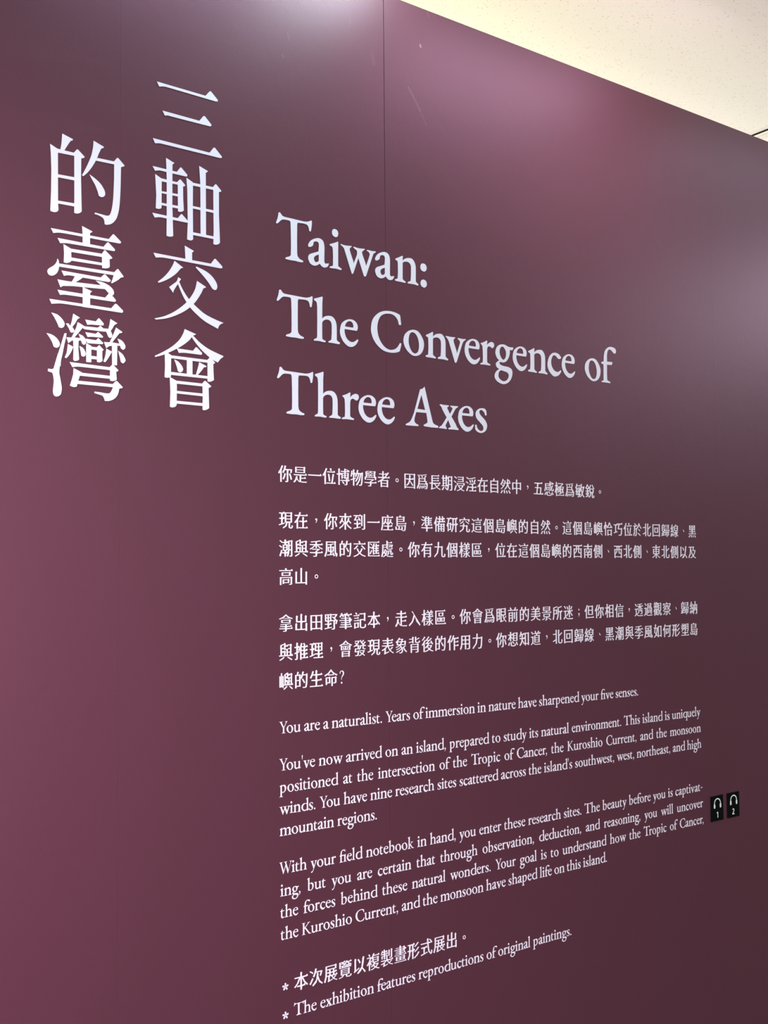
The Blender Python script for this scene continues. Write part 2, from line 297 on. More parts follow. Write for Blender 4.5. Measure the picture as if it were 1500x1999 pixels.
  ",": ["10,50~ 25,95~ 65,105~ 110,80~ 115,20~ 85,-60~ 30,-120 10,-108 50,-50~ 68,0~ 28,10~"],
  "-": ["0,190 10,245 225,262 215,207"],
  "'": ["20,690~ 40,720~ 75,715~ 85,680 60,470 40,470"],
  "?": ["0,560 20,620~ 90,670~ 190,680~ 280,630~ 310,540~ 280,440~ 200,360~ 150,290~ 145,190 120,190 110,290~ 150,390~ 205,470~ 215,560~ 170,630~ 100,625~ 60,580~ 50,520~ 15,510~","80,45~ 95,85~ 135,100~ 175,85~ 190,45~ 175,5~ 135,-10~ 95,5~"],
  "fi": ["375,589 316,633~ 256,655~ 203,620~ 178,537~ 175,406 325,412 332,392~ 308,351 173,345 168,164 172,43 202,31~ 266,10 253,-11 148,-9~ 14,-12 0,2~ 60,27~ 68,63 71,339 9,353 10,383 77,400 88,517~ 120,611~ 197,680~ 288,709~ 408,694~ 445,648~ 428,595~","280,377 350,400~ 425,432~ 446,444 454,420 446,329 446,56 473,38~ 514,22 512,8~ 500,-2 459,0~ 405,5~ 344,1~ 284,0 276,12~ 294,26 331,38~ 345,57 347,201 343,300~ 330,345 280,350","430,560 446,600 420,660 330,705 330,670 400,620"],
  "*": ["206,210 235,330~ 220,390~ 160,390~ 145,330~ 174,210","194,225 89,289~ 28,294~ 9,237~ 61,204~ 185,194","177,219 83,139~ 59,82~ 108,46~ 155,86~ 202,200","177,200 224,86~ 271,46~ 320,82~ 296,139~ 202,219","194,194 318,204~ 370,237~ 351,294~ 290,289~ 185,225"],
}
TITLE_CHARACTERS = {
  "三": [0.7812,2.1956,["64,956 897,946 970,1035 992,1041 1116,933 1111,908 1079,901 223,912~ 162,904~ 103,889","159,531 789,524 861,616 884,620 1001,514 997,488 970,480 314,476 249,477~ 198,464","0,71 970,62 1040,157 1062,162 1188,47 1184,26 1156,18 186,18 109,16~ 37,0"]],
  "軸": [0.7806,2.0573,["226,1199 367,1150 334,1120 332,499 348,29 336,13~ 280,0~ 237,6 240,324 239,875","3,1027 408,1022 468,1103 482,1106 587,1014 583,989 565,982 141,984 107,981~ 43,963","46,913 154,865 152,449 151,417 129,399~ 87,391~ 57,395 65,604","133,868 412,863 456,913 473,917 552,844 541,827 513,816 517,614 528,448 504,429~ 469,416~ 430,417 427,597 425,827 141,823","150,672 434,681 434,645 150,643","150,495 434,499 434,459 150,460","0,314 426,310 482,384 496,384 601,296 601,272 566,268 142,271 108,266~ 39,249","572,966 684,915 682,566 687,33 671,14~ 632,4~ 585,11 596,272 587,787","662,910 1034,913 1075,966 1093,968 1184,883 1177,869 1140,856 1140,492 1158,62 1138,35~ 1083,12~ 1042,16 1047,233 1040,870 662,866","793,1196 946,1146 939,1136 907,1111 912,136 818,128 813,913","680,546 1047,548 1047,507 680,509","680,139 1052,137 1052,96 680,97"]],
  "交": [0.7825,1.9272,["0,1012 979,1002 1042,1088 1060,1091 1183,990 1179,965 1156,956 219,966 134,962~ 41,946","526,1208 680,1153 671,1135 651,1124 651,989 539,987","352,946 500,863 459,846 383,758~ 297,685~ 194,620~ 92,570 74,585 168,665~ 254,764~ 322,873~","728,918 893,868~ 1001,804~ 1074,719~ 1092,657~ 1074,610~ 1042,600~ 1006,613 938,699~ 840,796~ 715,900","737,696 892,624 883,610 849,599 804,507~ 698,353~ 557,223~ 392,123~ 221,50~ 51,8 18,21 178,75~ 349,168~ 522,305~ 636,440~ 706,569~","426,646 492,525~ 583,408~ 689,320~ 858,208~ 1037,144~ 1202,104 1155,79~ 1123,49~ 1102,0 875,87~ 715,189~ 610,278~ 513,403~ 444,530~ 405,611","413,703 463,683 435,643 413,604 366,534~ 340,488~ 331,453 263,531 314,574~ 357,608~ 392,640 409,682"]],
  "會": [0.7851,1.7981,["501,1215 694,1160 681,1147 637,1132 576,1051~ 428,936~ 239,829~ 137,779~ 10,734 0,750 153,835~ 298,933~ 410,1040~ 471,1137~","637,1137 761,1038~ 921,953~ 1176,873 1165,856 1120,823 1074,764 993,793 921,833~ 787,930~ 672,1043~ 611,1119","366,905 642,899 690,958 708,959 801,880 792,855 770,851 515,852 463,848~ 402,839","166,817 217,819 273,790 267,459 239,447~ 188,440~ 163,449 171,612","256,788 890,784 939,835 1029,753 995,730 998,619 1006,484 966,460~ 926,448~ 894,452 893,741 256,744","265,536 903,534 903,494 265,491","537,760 633,763 633,515 537,517","323,731 385,709~ 450,649~ 473,597~ 454,557~ 420,544~ 385,560 372,610~ 350,670~","748,734 876,686 866,670 832,664 796,614 721,531 690,528 717,614 739,687","250,457 364,410 368,321 364,41 343,16~ 291,0~ 253,8 261,234","342,412 801,410 841,456 859,455 957,384 948,367 912,354 917,174 921,40 876,12~ 832,1~ 807,7 810,204 807,366 342,367","360,258 814,256 814,214 360,219","360,107 814,108 814,64 360,65"]],
  "的": [0.6221,2.057,["178,1202 338,1155 330,1135 305,1126 260,1054~ 204,954 149,950 167,1057~","0,1013 111,965 115,911 120,202 127,85 109,58~ 65,42~ 12,47 8,70 18,339 20,653 11,887","90,967 351,961 396,1019 413,1021 515,935 509,922 463,900 461,587 473,127 447,102~ 406,84~ 361,86 362,328 358,917 91,911","113,598 362,605 362,559 113,555","116,218 364,225 364,179 116,177","650,1203 809,1146 801,1129 768,1114 726,1022 685,916~ 618,797~ 552,706~ 494,648 475,658 510,725~ 567,850~ 617,982~ 642,1108~","710,962 966,964 1013,1026 1034,1028 1132,939 1126,925 1076,902 1072,632 1063,426~ 1046,259~ 1012,131~ 961,57~ 910,19~ 850,0 825,6 820,55~ 799,91~ 731,119~ 668,127 676,149 765,142~ 858,136~ 901,155~ 926,212~ 947,322~ 959,446~ 969,692 970,921 685,917","589,694 678,648~ 762,585~ 814,514~ 831,461~ 818,418~ 776,395~ 734,406 717,463~ 678,552~ 627,630~"]],
  "臺": [0.6191,1.9295,["46,1081 919,1072 982,1153 999,1156 1112,1063 1108,1042 1086,1034 241,1039 160,1033~ 84,1015","510,1192 667,1140 661,1128 631,1108 632,917 520,906 518,1080","146,956 838,944 897,1020 915,1021 1018,934 1013,910 996,906 315,904 250,899~ 185,886","234,882 348,833 353,672 349,651 325,634~ 284,617~ 239,620 243,756","332,834 813,837 851,896 868,896 977,805 967,789 933,776 937,662 908,641~ 865,630~ 819,629 815,789 332,787","345,708 823,704 823,666 345,661","146,660 164,633 169,587 170,548~ 156,483~ 124,435~ 76,404~ 28,405~ 0,443~ 8,483~ 43,516~ 91,551~ 131,604~","163,592 1006,596 1053,649 1070,651 1155,554 1147,541 1114,534 1071,493~ 1028,462~ 973,427 958,431 981,491~ 998,550 163,547","206,497 798,487 849,539 866,542 953,467 947,450 917,437 367,445 301,443~ 243,426","408,451 539,456 482,407~ 420,363 359,359 387,409~","147,361 302,357 466,362 673,369 841,374 892,341 850,325~ 673,313~ 548,306~ 384,298~ 230,279 193,254","719,429 832,420~ 926,386~ 986,339~ 1005,285~ 982,250~ 935,259 884,308~ 841,342~ 799,375~","524,307 665,264 636,232 637,17 525,18","149,213 867,201 926,274 952,269 1034,188 1029,164 1004,158 320,159 247,156~ 186,144","31,67 962,58 1023,133 1047,130 1149,47 1142,17 1120,12 288,25 183,21~ 63,0"]],
  "灣": [0.6182,1.7988,["67,1183 154,1167~ 221,1119~ 263,1060~ 259,1011~ 222,982~ 180,989 159,1039~ 113,1121~","0,883 82,869~ 156,822~ 194,762~ 190,721~ 153,692~ 108,700 83,765~ 41,832~","264,911 295,915 285,845 265,762 237,618 216,516 209,435 139,427 146,504 166,590 207,723 247,857","392,1210 493,1163 455,1137 422,1072 380,1018 347,1018 371,1098~","284,1055 321,1059 355,1023 380,1018 410,973 406,949~ 372,932~ 351,942 330,988","460,1097 562,1049 554,1036 532,1021 474,945 411,868 364,855 406,941 439,1018","293,858 356,862 423,870 491,870 525,841 491,833 424,829 373,819 323,777","474,929 542,904~ 585,848~ 585,808~ 555,780~ 525,797 508,847~","394,826 474,839 471,705 484,561 459,542~ 417,533~ 396,547 399,697","315,764 395,733 366,661~ 324,592~ 291,558 270,566 299,645~","487,756 543,730~ 581,669~ 577,628~ 548,608~ 518,617 505,685~","573,1147 733,1141 772,1191 789,1191 857,1124 851,1098 829,1093 669,1086 643,1082~ 605,1075","541,1047 764,1054 803,1088 851,1053 908,1047 903,1014 851,1007 567,1005 532,1021","575,965 734,960 769,995 847,933 838,915 678,910~ 610,899","580,872 735,866 773,904 850,839 839,821 679,812~ 606,810","589,808 666,776 668,544 655,537~ 591,536","663,633 762,632 758,590 663,588","653,767 748,765 787,803 854,744 848,731 835,723 835,623 840,583 818,560~ 779,550~ 754,557 753,721 662,725","959,1205 1068,1155 1021,1124 991,1070 960,1025 921,1037 942,1106","868,1055 912,1056 965,1030 987,979 983,945~ 952,927~ 930,939 895,1009 851,1020","1048,1090 1148,1036 1137,1022 1101,1013 1035,927 987,863 943,850 991,954 1026,1033","860,856 930,860 1009,864 1098,859 1124,829 1062,826 983,813 939,804 897,770","1071,931 1142,906~ 1191,845~ 1191,803~ 1160,775~ 1125,792 1107,844~","985,821 1067,835 1064,536 989,533","898,762 985,729 931,634~ 884,564 853,569 883,661~","1080,754 1152,707~ 1195,637~ 1196,613~ 1161,576~ 1125,593 1107,669~","170,613 237,620 208,497~ 189,350~ 210,233~ 227,122~ 211,33~ 158,0~ 113,16~ 100,78~ 111,207~ 103,286~ 90,329 24,346 28,382 73,379 106,390","343,509 949,497 989,539 1011,533 1086,466 1077,450 1051,439 1060,323 1029,307~ 994,298~ 957,303 957,454 561,457 460,455~ 384,439","401,428 528,377 494,325 469,249 449,167 415,157~ 377,160 348,172 377,265 397,339","494,373 963,371 963,328 486,328","452,254 999,255 1047,305 1065,305 1155,224 1149,211 1100,198 1087,135~ 1057,75~ 1004,29~ 934,2~ 878,0 864,41~ 838,72~ 717,98 721,120 803,118~ 899,110~ 951,119~ 982,159~ 1003,210 453,207"]],
}

YAW_LEFT = math.radians(1.2)
GRID_DEG, GRID_X, GRID_Y = -4.5, 2.634, .25
TRACK = 0.0
WIDEN, THIN = 14.0, 8.0
FACE = -0.0004      # the lettering sits just on the face of the panels

def latin(ch, k=2):
    key = (ch, k)
    if key not in _cache: _cache[key] = fill(GLYPHS[ch], k, 6 if k == 2 and ch != '*' else 0)
    return _cache[key]

# ------------------------------------------------------------------ the partition wall and the room
wall = structure('wall_front')
WALL_TOP = 2.562
def deflect(x, z):
    # the board left of x = .729 is slightly warped: it leans back towards its far edge near the top
    if x > .729: return 0.0
    h = max(0.0, min(1.0, (z - 1.75) / .65)); h = h * h * (3 - 2 * h)
    return (.729 - x) * math.tan(YAW_LEFT) * h
def wall_panel(x0, x1, gap_l, gap_r, yaw=0.0, shift=0.0):
    v, f = box_data(0, (x1 - gap_r) - (x0 + gap_l), 0, .045, 0, WALL_TOP - .02)
    me = bpy.data.meshes.new('wall_panel'); me.from_pydata([(a + x0 + gap_l, b, c + .02) for a, b, c in v], [], f); me.materials.append(M_WALL)
    bm = bmesh.new(); bm.from_mesh(me)
    for zc in [1.0 + .1 * q for q in range(16)]:
        bmesh.ops.bisect_plane(bm, geom=bm.verts[:] + bm.edges[:] + bm.faces[:], plane_co=(0, 0, zc), plane_no=(0, 0, 1))
    xs = ([x1 - gap_r] if gap_r > .0002 else []) + ([x0 + gap_l] if gap_l > .0002 else [])
    eds = [e for e in bm.edges if abs(e.verts[0].co.y) < 1e-6 and abs(e.verts[1].co.y) < 1e-6 and abs(e.verts[0].co.x - e.verts[1].co.x) < 1e-6
           and any(abs(e.verts[0].co.x - q) < 1e-5 for q in xs)]
    if eds: bmesh.ops.bevel(bm, geom=eds, offset=.00025, segments=2, affect='EDGES')
    # slight twist of one board against its neighbours
    for w in bm.verts:
        if yaw: w.co.y += deflect(w.co.x, w.co.z)
        w.co.y += shift
        # the open joint narrows to nothing lower down
        if gap_r > .0002 and abs(w.co.x - x1) < .002:
            h = max(0.0, min(1.0, (w.co.z - 2.10) / .25)); w.co.x += (gap_r - .00002) * (1 - h)
        if gap_l > .0002 and abs(w.co.x - x0) < .002:
            h = max(0.0, min(1.0, (w.co.z - 2.10) / .25)); w.co.x -= (gap_l - .00002) * (1 - h)
    bm.to_mesh(me); bm.free()
    o = bpy.data.objects.new('wall_panel', me); COL.objects.link(o); o.parent = wall
    return o
for x0, x1, gl, gr, yw, sh in ((-1.70, -.70, 0, 0, 0, 0), (-.70, .230, 0, 0, 0, 0), (.230, .729, 0, .00005, YAW_LEFT, 0),
                       (.729, 1.2258, .00005, .0006, 0, 0), (1.2258, 2.157, .0003, .00003, 0, -0.00012), (2.157, 3.088, .00003, 0, 0, -0.00012),
                       (3.088, 4.1, 0, 0, 0, 0)):
    wall_panel(x0, x1, gl, gr, yw, sh)
box('wall_frame', -1.70, 4.1, .0455, .10, .02, WALL_TOP - .004, M_EDGE, wall)
box('top_cap', -1.70, 4.1, .0010, .10, WALL_TOP + .0002, WALL_TOP + .0022, M_EDGE, wall)
box('baseboard_front', -1.70, 4.1, -.006, .10, 0, .019, M_EDGE, None, 'structure')

box('floor', -2.2, 6.2, -4.6, 3.0, -.1, 0, M_FLOOR, None, 'structure')
box('wall_back', -2.2, 6.2, -4.6, -4.5, 0, CEIL + .05, M_PLASTER, None, 'structure')
box('wall_left', -2.3, -2.2, -4.6, 3.0, 0, CEIL + .05, M_PLASTER, None, 'structure')
box('wall_right', 6.2, 6.3, -4.6, 3.0, 0, CEIL + .05, M_PLASTER, None, 'structure')
box('wall_rear', -2.2, 6.2, 2.9, 3.0, 0, CEIL + .05, M_PLASTER, None, 'structure')

# suspended ceiling: grid a few degrees off the partition, tegular tiles and white bars
ceil = structure('ceiling')
ANG = math.radians(GRID_DEG)
TW, TD = 1.25, .66
gx, gy = GRID_X, GRID_Y
ceil.location = (gx, gy, CEIL); ceil.rotation_euler = (0, 0, ANG)
def tile_mesh():
    g = .012
    x0, x1, y0, y1 = g + .046, TW - g - .046, g + .046, TD - g - .046
    # flat face at z=0, bevelled tegular edge stepping up behind the bars
    rings = [(0.0, 0.0), (.036, .009), (.0435, .012)]
    V = []
    for off, z in rings:
        V += [(x0 - off + .0, y0 - off, z), (x1 + off, y0 - off, z), (x1 + off, y1 + off, z), (x0 - off, y1 + off, z)]
    F = [(3, 2, 1, 0)]
    for r in range(2):
        for i in range(4):
            j = (i + 1) % 4
            F.append((r * 4 + i, r * 4 + j, (r + 1) * 4 + j, (r + 1) * 4 + i))
    F.append((8, 9, 10, 11))
    me = bpy.data.meshes.new('ceiling_tile'); me.from_pydata(V, [], F); me.materials.append(M_TILE)
    return me
TM = tile_mesh()
for i in range(-3, 3):
    for j in range(-6, 5):
        o = bpy.data.objects.new('ceiling_tile', TM); COL.objects.link(o); o.parent = ceil
        o.location = (i * TW, j * TD, 0)
def bar_mesh(L, across):
    # inverted tee: flange 24 mm with a raised centre slot
    prof = [(-.012, .005), (-.012, .0035), (-.0045, .0035), (-.0045, .0055), (.0045, .0055), (.0045, .0035), (.012, .0035), (.012, .005), (.012, .008), (-.012, .008)]
    V = []
    for s in (0, L):
        for a, z in prof: V.append((a, s, z) if not across else (s, a, z))
    n = len(prof)
    F = [(i, (i + 1) % n, n + (i + 1) % n, n + i) for i in range(n)]
    F += [tuple(range(n)), tuple(range(2 * n - 1, n - 1, -1))]
    me = bpy.data.meshes.new('ceiling_bar'); me.from_pydata(V, [], F); me.materials.append(M_BAR); me.update()
    return me
BL_, BA_ = bar_mesh(TD * 11, False), bar_mesh(TW * 6, True)
for i in range(-3, 4):
    o = bpy.data.objects.new('ceiling_bar', BL_); COL.objects.link(o); o.parent = ceil; o.location = (i * TW, -6 * TD, 0)
for j in range(-6, 6):
    o = bpy.data.objects.new('ceiling_bar', BA_); COL.objects.link(o); o.parent = ceil; o.location = (-3 * TW, j * TD, 0)
o = box('ceiling_slab', -4.6, 4.6, -4.6, 4.2, .06, .10, M_PLASTER, ceil)

# ------------------------------------------------------------------ big Chinese title, two columns
def title_column(chars, label):
    xs = [TITLE_CHARACTERS[c][0] for c in chars]; zs = [TITLE_CHARACTERS[c][1] for c in chars]
    t = thing('title_lettering', label, 'lettering', (min(xs), FACE, min(zs)), 'large Chinese title columns')
    for c in chars:
        x, z, polys = TITLE_CHARACTERS[c]
        L = Lettering(.0003)
        for p in polys:
            V, F, E = fill([p], 4)
            L.add(V, F, E, .0001, .0001, x - t.location.x, z - t.location.z)
        for q, v in enumerate(L.v):
            L.v[q] = (v[0], v[1] + deflect(v[0] + t.location.x, v[2] + t.location.z), v[2])
        L.build('character', t, M_TITLE)
    return t
title_column('三軸交會', 'right of the two tall columns of large white Chinese title characters, 三軸交會')
title_column('的臺灣', 'left column of three large white Chinese title characters, 的臺灣')

# ------------------------------------------------------------------ English title, three lines, each letter its own piece
EM = .1045
head = thing('title_lettering', 'large white serif English title in three lines, Taiwan: The Convergence of Three Axes', 'lettering', (1.0, FACE, 1.80))
TITLE = (
 (2.0567, (('T', 1.0005), ('a', 1.0628), ('i', 1.1059), ('w', 1.1285), ('a', 1.2023), ('n', 1.2456), (':', 1.3041))),
 (1.9302, (('T', 1.0012), ('h', 1.0732), ('e', 1.1267), ('C', 1.1924), ('o', 1.2639), ('n', 1.3139), ('v', 1.3618), ('e', 1.4080),
           ('r', 1.4465), ('g', 1.4831), ('e', 1.5305), ('n', 1.5705), ('c', 1.6250), ('e', 1.6648), ('o', 1.7315), ('f', 1.7803))),
 (1.8046, (('T', 1.0016), ('h', 1.0742), ('r', 1.1293), ('e', 1.1646), ('e', 1.2050), ('A', 1.2673), ('x', 1.3438), ('e', 1.3902), ('s', 1.4315))))
for bz, letters in TITLE:
    line = bpy.data.objects.new('text_line', None); COL.objects.link(line); line.parent = head
    line.location = (0, 0, bz - 1.80); line.empty_display_size = .03
    for ch, x in letters:
        L = Lettering(.0003); V, F, E = latin(ch, 4)
        L.add(V, F, E, EM / 1000, EM / 1000, 0, 0)
        o = L.build('colon' if ch == ':' else 'letter', line, M_TITLE); o.location = (x - 1.0, 0, 0)

# ------------------------------------------------------------------ English body text
MET = {'a': (22, 400), 'b': (5, 495), 'c': (28, 390), 'd': (28, 532), 'e': (25, 392), 'f': (8, 290), 'g': (22, 450), 'h': (6, 515), 'i': (6, 243),
       'k': (6, 495), 'l': (6, 240), 'm': (6, 785), 'n': (6, 517), 'o': (28, 495), 'p': (0, 500), 'q': (28, 500), 'r': (6, 345), 's': (25, 335),
       't': (0, 295), 'u': (0, 512), 'v': (-8, 440), 'w': (-5, 690), 'x': (0, 450), 'y': (-5, 430), 'C': (32, 670), 'K': (25, 655), 'T': (8, 640),
       'W': (0, 840), 'Y': (0, 540), 'A': (0, 700), '.': (40, 210), ',': (35, 205), '-': (30, 280), "'": (40, 160), 'fi': (8, 520), '*': (0, 400)}
KERN = {('Y', 'o'): -75, ('Y', 'e'): -75, ('T', 'h'): 20, ('T', 'r'): -70, ('W', 'i'): -25, ('r', ','): -50, ('v', 'e'): -15, ('w', 'e'): -10, ('w', 'o'): -10,
        ('y', 'o'): -10, ('r', 'o'): -8, ('r', 'e'): -8, ('s', '.'): -5, ('f', 'o'): -10, ('f', 'e'): -10, ('K', 'u'): -20}
def tokens(s):
    out = []; i = 0
    while i < len(s):
        if s[i:i + 2] == 'fi': out.append('fi'); i += 2
        else: out.append(s[i]); i += 1
    return out
def set_latin(parent, text, x0, bases, em, x1=None, space=225, track=0.0, material=None):
    """one line of text, word spaces stretched so that it ends at x1"""
    tk = tokens(text); pos = []; x = 0; spaces = 0; prev = None
    for ch in tk:
        if ch == ' ': x += space; spaces += 1; pos.append((None, x, spaces)); prev = None; continue
        l, adv = MET[ch]
        x += KERN.get((prev, ch), 0)
        pos.append((ch, x + l, spaces)); x += adv + track; prev = ch
    last = [p for p in pos if p[0]][-1]
    wid = max(p[0] for p in latin(last[0])[0])
    start = pos[0][1]
    end = last[1] + wid - start
    extra = 0; per = 0
    if x1 is not None:
        need = (x1 - x0) / em * 1000 - end
        n = len(tk) - 1
        per = need * .12 / n if JUST else need / n
        extra = (need - per * n) / max(spaces, 1)
    L = Lettering(.0002); k = 0
    for i, (ch, px, ns) in enumerate(pos):
        if ch is None: continue
        V, F, E = latin(ch, 2)
        X = x0 + (px - start + per * i + extra * ns) * em / 1000
        X = ease(X); base = bases[0] + (bases[1] - bases[0]) * (X - 1.0) / 1.08
        L.k = 0; L.add(V, F, E, em / 1000, em / 1000, X - parent.location.x, base - parent.location.z)
    L.build('text_line', parent)
    return per, extra
def ease(x):
    t = (x - 1.0) / 1.08
    return x - .018 * t * (1 - t) * PULL if 0 < t < 1 else x
PULL = 1.0
JUST = True
FIT = []
BODY = .0285
PARAS = (
 ('white English text paragraph of one line, begins You are a naturalist', (((1.2943, 1.2909), 1.0032, 1.8788, 'You are a naturalist. Years of immersion in nature have sharpened your five senses.'),)),
 ("white English text paragraph of four lines, begins You've now arrived on an island", (
   ((1.2361, 1.2336), 1.0030, 2.0817, "You've now arrived on an island, prepared to study its natural environment. This island is uniquely"),
   ((1.2015, 1.1990), 1.0032, 2.0815, 'positioned at the intersection of the Tropic of Cancer, the Kuroshio Current, and the monsoon'),
   ((1.1678, 1.1651), 1.0028, 2.0822, "winds. You have nine research sites scattered across the island's southwest, west, northeast, and high"),
   ((1.1344, 1.1330), 1.0032, 1.2022, 'mountain regions.'))),
 ('white English text paragraph of four lines, begins With your field notebook', (
   ((1.0748, 1.0738), 1.0024, 2.0826, 'With your field notebook in hand, you enter these research sites. The beauty before you is captivat-'),
   ((1.0404, 1.0388), 1.0041, 2.0833, 'ing, but you are certain that through observation, deduction, and reasoning, you will uncover'),
   ((1.0068, 1.0044), 1.0040, 2.0836, 'the forces behind these natural wonders. Your goal is to understand how the Tropic of Cancer,'),
   ((0.9728, 0.9722), 1.0044, 1.7750, 'the Kuroshio Current, and the monsoon have shaped life on this island.'))))
for label, lines in PARAS:
    t = thing('text_paragraph', label, 'lettering', (1.0, FACE, lines[-1][0][0]), 'English text paragraphs')
    for bz, x0, x1, s in lines:
        if s.startswith('mountain'): x1 = None
        r = set_latin(t, s, x0, bz, BODY, x1, space=225, track=TRACK)
        FIT.append((s[:20], r))

# ------------------------------------------------------------------ Chinese body text: strokes of the fallback face, cut to Ming weight
CJK = {}
def cjk_source(ch):
    cu = bpy.data.curves.new('probe', 'FONT'); cu.body = ch; cu.size = 1; cu.resolution_u = 2
    o = bpy.data.objects.new('probe', cu); COL.objects.link(o)
    dg = bpy.context.evaluated_depsgraph_get()
    me = o.evaluated_get(dg).to_mesh()
    V = [(v.co.x, v.co.y) for v in me.vertices]; F = [tuple(p.vertices) for p in me.polygons]
    o.evaluated_get(dg).to_mesh_clear()
    bpy.data.objects.remove(o); bpy.data.curves.remove(cu)
    return V, F
_a, _ = cjk_source('田'); _b, _ = cjk_source('田田')
CJK_EM = max(p[0] for p in _b) - max(p[0] for p in _a)
def ming(ch):
    if ch in CJK: return CJK[ch]
    V, F = cjk_source(ch)
    s = 1000 / CJK_EM
    V = [(x * s, y * s) for x, y in V]
    # merge doubles
    idx = {}; VV = []; mp = []
    for p in V:
        k = (round(p[0], 1), round(p[1], 1))
        if k not in idx: idx[k] = len(VV); VV.append(p)
        mp.append(idx[k])
    F = [tuple(dict.fromkeys(mp[i] for i in f)) for f in F]; F = [f for f in F if len(f) > 2]
    V = VV
    FF = []
    for f in F:
        a = sum(V[f[i - 1]][0] * V[f[i]][1] - V[f[i]][0] * V[f[i - 1]][1] for i in range(len(f)))
        FF.append(f if a > 0 else tuple(reversed(f)))
    F = FF
    ed = {}
    for f in F:
        for i in range(len(f)): ed[(f[i], f[(i + 1) % len(f)])] = 1
    E = [e for e in ed if (e[1], e[0]) not in ed]
    nx = [0.0] * len(V); ny = [0.0] * len(V); nxt = {}; prv = {}
    for a, b in E:
        dx, dy = V[b][0] - V[a][0], V[b][1] - V[a][1]; L = math.hypot(dx, dy) or 1
        ox, oy = dy / L, -dx / L                      # outward normal (interior on the left)
        for i in (a, b):
            if abs(ox) > abs(nx[i]): nx[i] = ox
            if abs(oy) > abs(ny[i]): ny[i] = oy
        nxt[a] = b; prv[b] = a
    W = []
    for i, p in enumerate(V): W.append((p[0] + WIDEN * nx[i], p[1] - THIN * ny[i]))
    # the small triangle that closes a horizontal stroke on the right, and the shoulder of a box corner
    extra = []
    for a, b in E:
        dx, dy = V[b][0] - V[a][0], V[b][1] - V[a][1]
        if abs(dx) > .25 * abs(dy) or dy < 0: continue   # right-facing edges run upwards
        c = nxt.get(b); z = prv.get(a)
        if c is None or z is None: continue
        tx, ty = V[c][0] - V[b][0], V[c][1] - V[b][1]
        if tx > -60 or abs(ty) > .12 * abs(tx): continue  # a long top edge runs back to the left
        x, y = W[b]
        if abs(dy) < 110:
            extra.append([(x - 120, y - 2), (x + 6, y - abs(W[b][1] - W[a][1])), (x + 8, y - 4), (x - 42, y + 52), (x - 58, y + 52)])
        else:
            extra.append([(x - 95, y - 2), (x + 2, y - 60), (x + 26, y - 52), (x + 22, y - 30), (x - 36, y + 34), (x - 52, y + 34)])
    pieces = [(W, F, E)]
    for q in (0, 1, 2):
        W2, F2, E2 = [], [], []
        for g in extra[q::3]:
            b0 = len(W2); W2 += g; F2.append(tuple(range(b0, b0 + len(g))))
            E2 += [(b0 + i, b0 + (i + 1) % len(g)) for i in range(len(g))]
        if F2: pieces.append((W2, F2, E2))
    CJK[ch] = pieces
    return CJK[ch]
def ring(cx_, cy_, r0, r1):
    n = 16; V = []
    for k in range(n):
        a = 2 * math.pi * k / n; V.append((cx_ + r1 * math.cos(a), cy_ + r1 * math.sin(a)))
    for k in range(n):
        a = 2 * math.pi * k / n; V.append((cx_ + r0 * math.cos(a), cy_ + r0 * math.sin(a)))
    F = [(k, (k + 1) % n, n + (k + 1) % n, n + k) for k in range(n)]
    E = [(k, (k + 1) % n) for k in range(n)] + [(n + (k + 1) % n, n + k) for k in range(n)]
    return V, F, E
PUNCT = {
 '，': ['430,470~ 450,520~ 500,535~ 550,500~ 550,420~ 520,340~ 460,270 448,282 490,350~ 505,415~ 455,425~'],
 '、': ['425,500 440,512 520,450~ 575,370~ 570,325~ 535,320~ 505,350~ 475,430~'],
 '；': ['450,560~ 462,600~ 500,615~ 538,600~ 550,560~ 538,522~ 500,508~ 462,522~', '445,270~ 460,320~ 505,335~ 550,305~ 550,230~ 520,150~ 462,85 450,97 488,160~ 502,220~ 460,228~']}
# font units: the ideographic box runs from about -120 to 880; middle at 380
def set_cjk(parent, text, x0, zc, em, pitch):
    L = Lettering(.0002)
    for i, ch in enumerate(text):
        X = ease(x0 + i * pitch) + (pitch - em * .965) / 2 - parent.location.x
        Z = zc - .0022 * (X + parent.location.x - 1.0) - .380 * em * 1.035 - parent.location.z
        if ch == '?':
            V, F, E = latin('?'); L.k = 0; L.add(V, F, E, em / 1000 * 1.02, em / 1000 * 1.1, X + .002, Z + .0005); continue
        if ch == '。': V, F, E = ring(500, 385, 72, 118)
        elif ch in PUNCT: V, F, E = fill(PUNCT[ch], 3)
        else:
            for q, (V, F, E) in enumerate(ming(ch)):
                L.k = q; L.add(V, F, E, em / 1000 * .965, em / 1000 * 1.035, X, Z)
            continue
        L.k = 0; L.add(V, F, E, em / 1000, em / 1000, X, Z)
    L.build('text_line', parent)
CEM = .0287
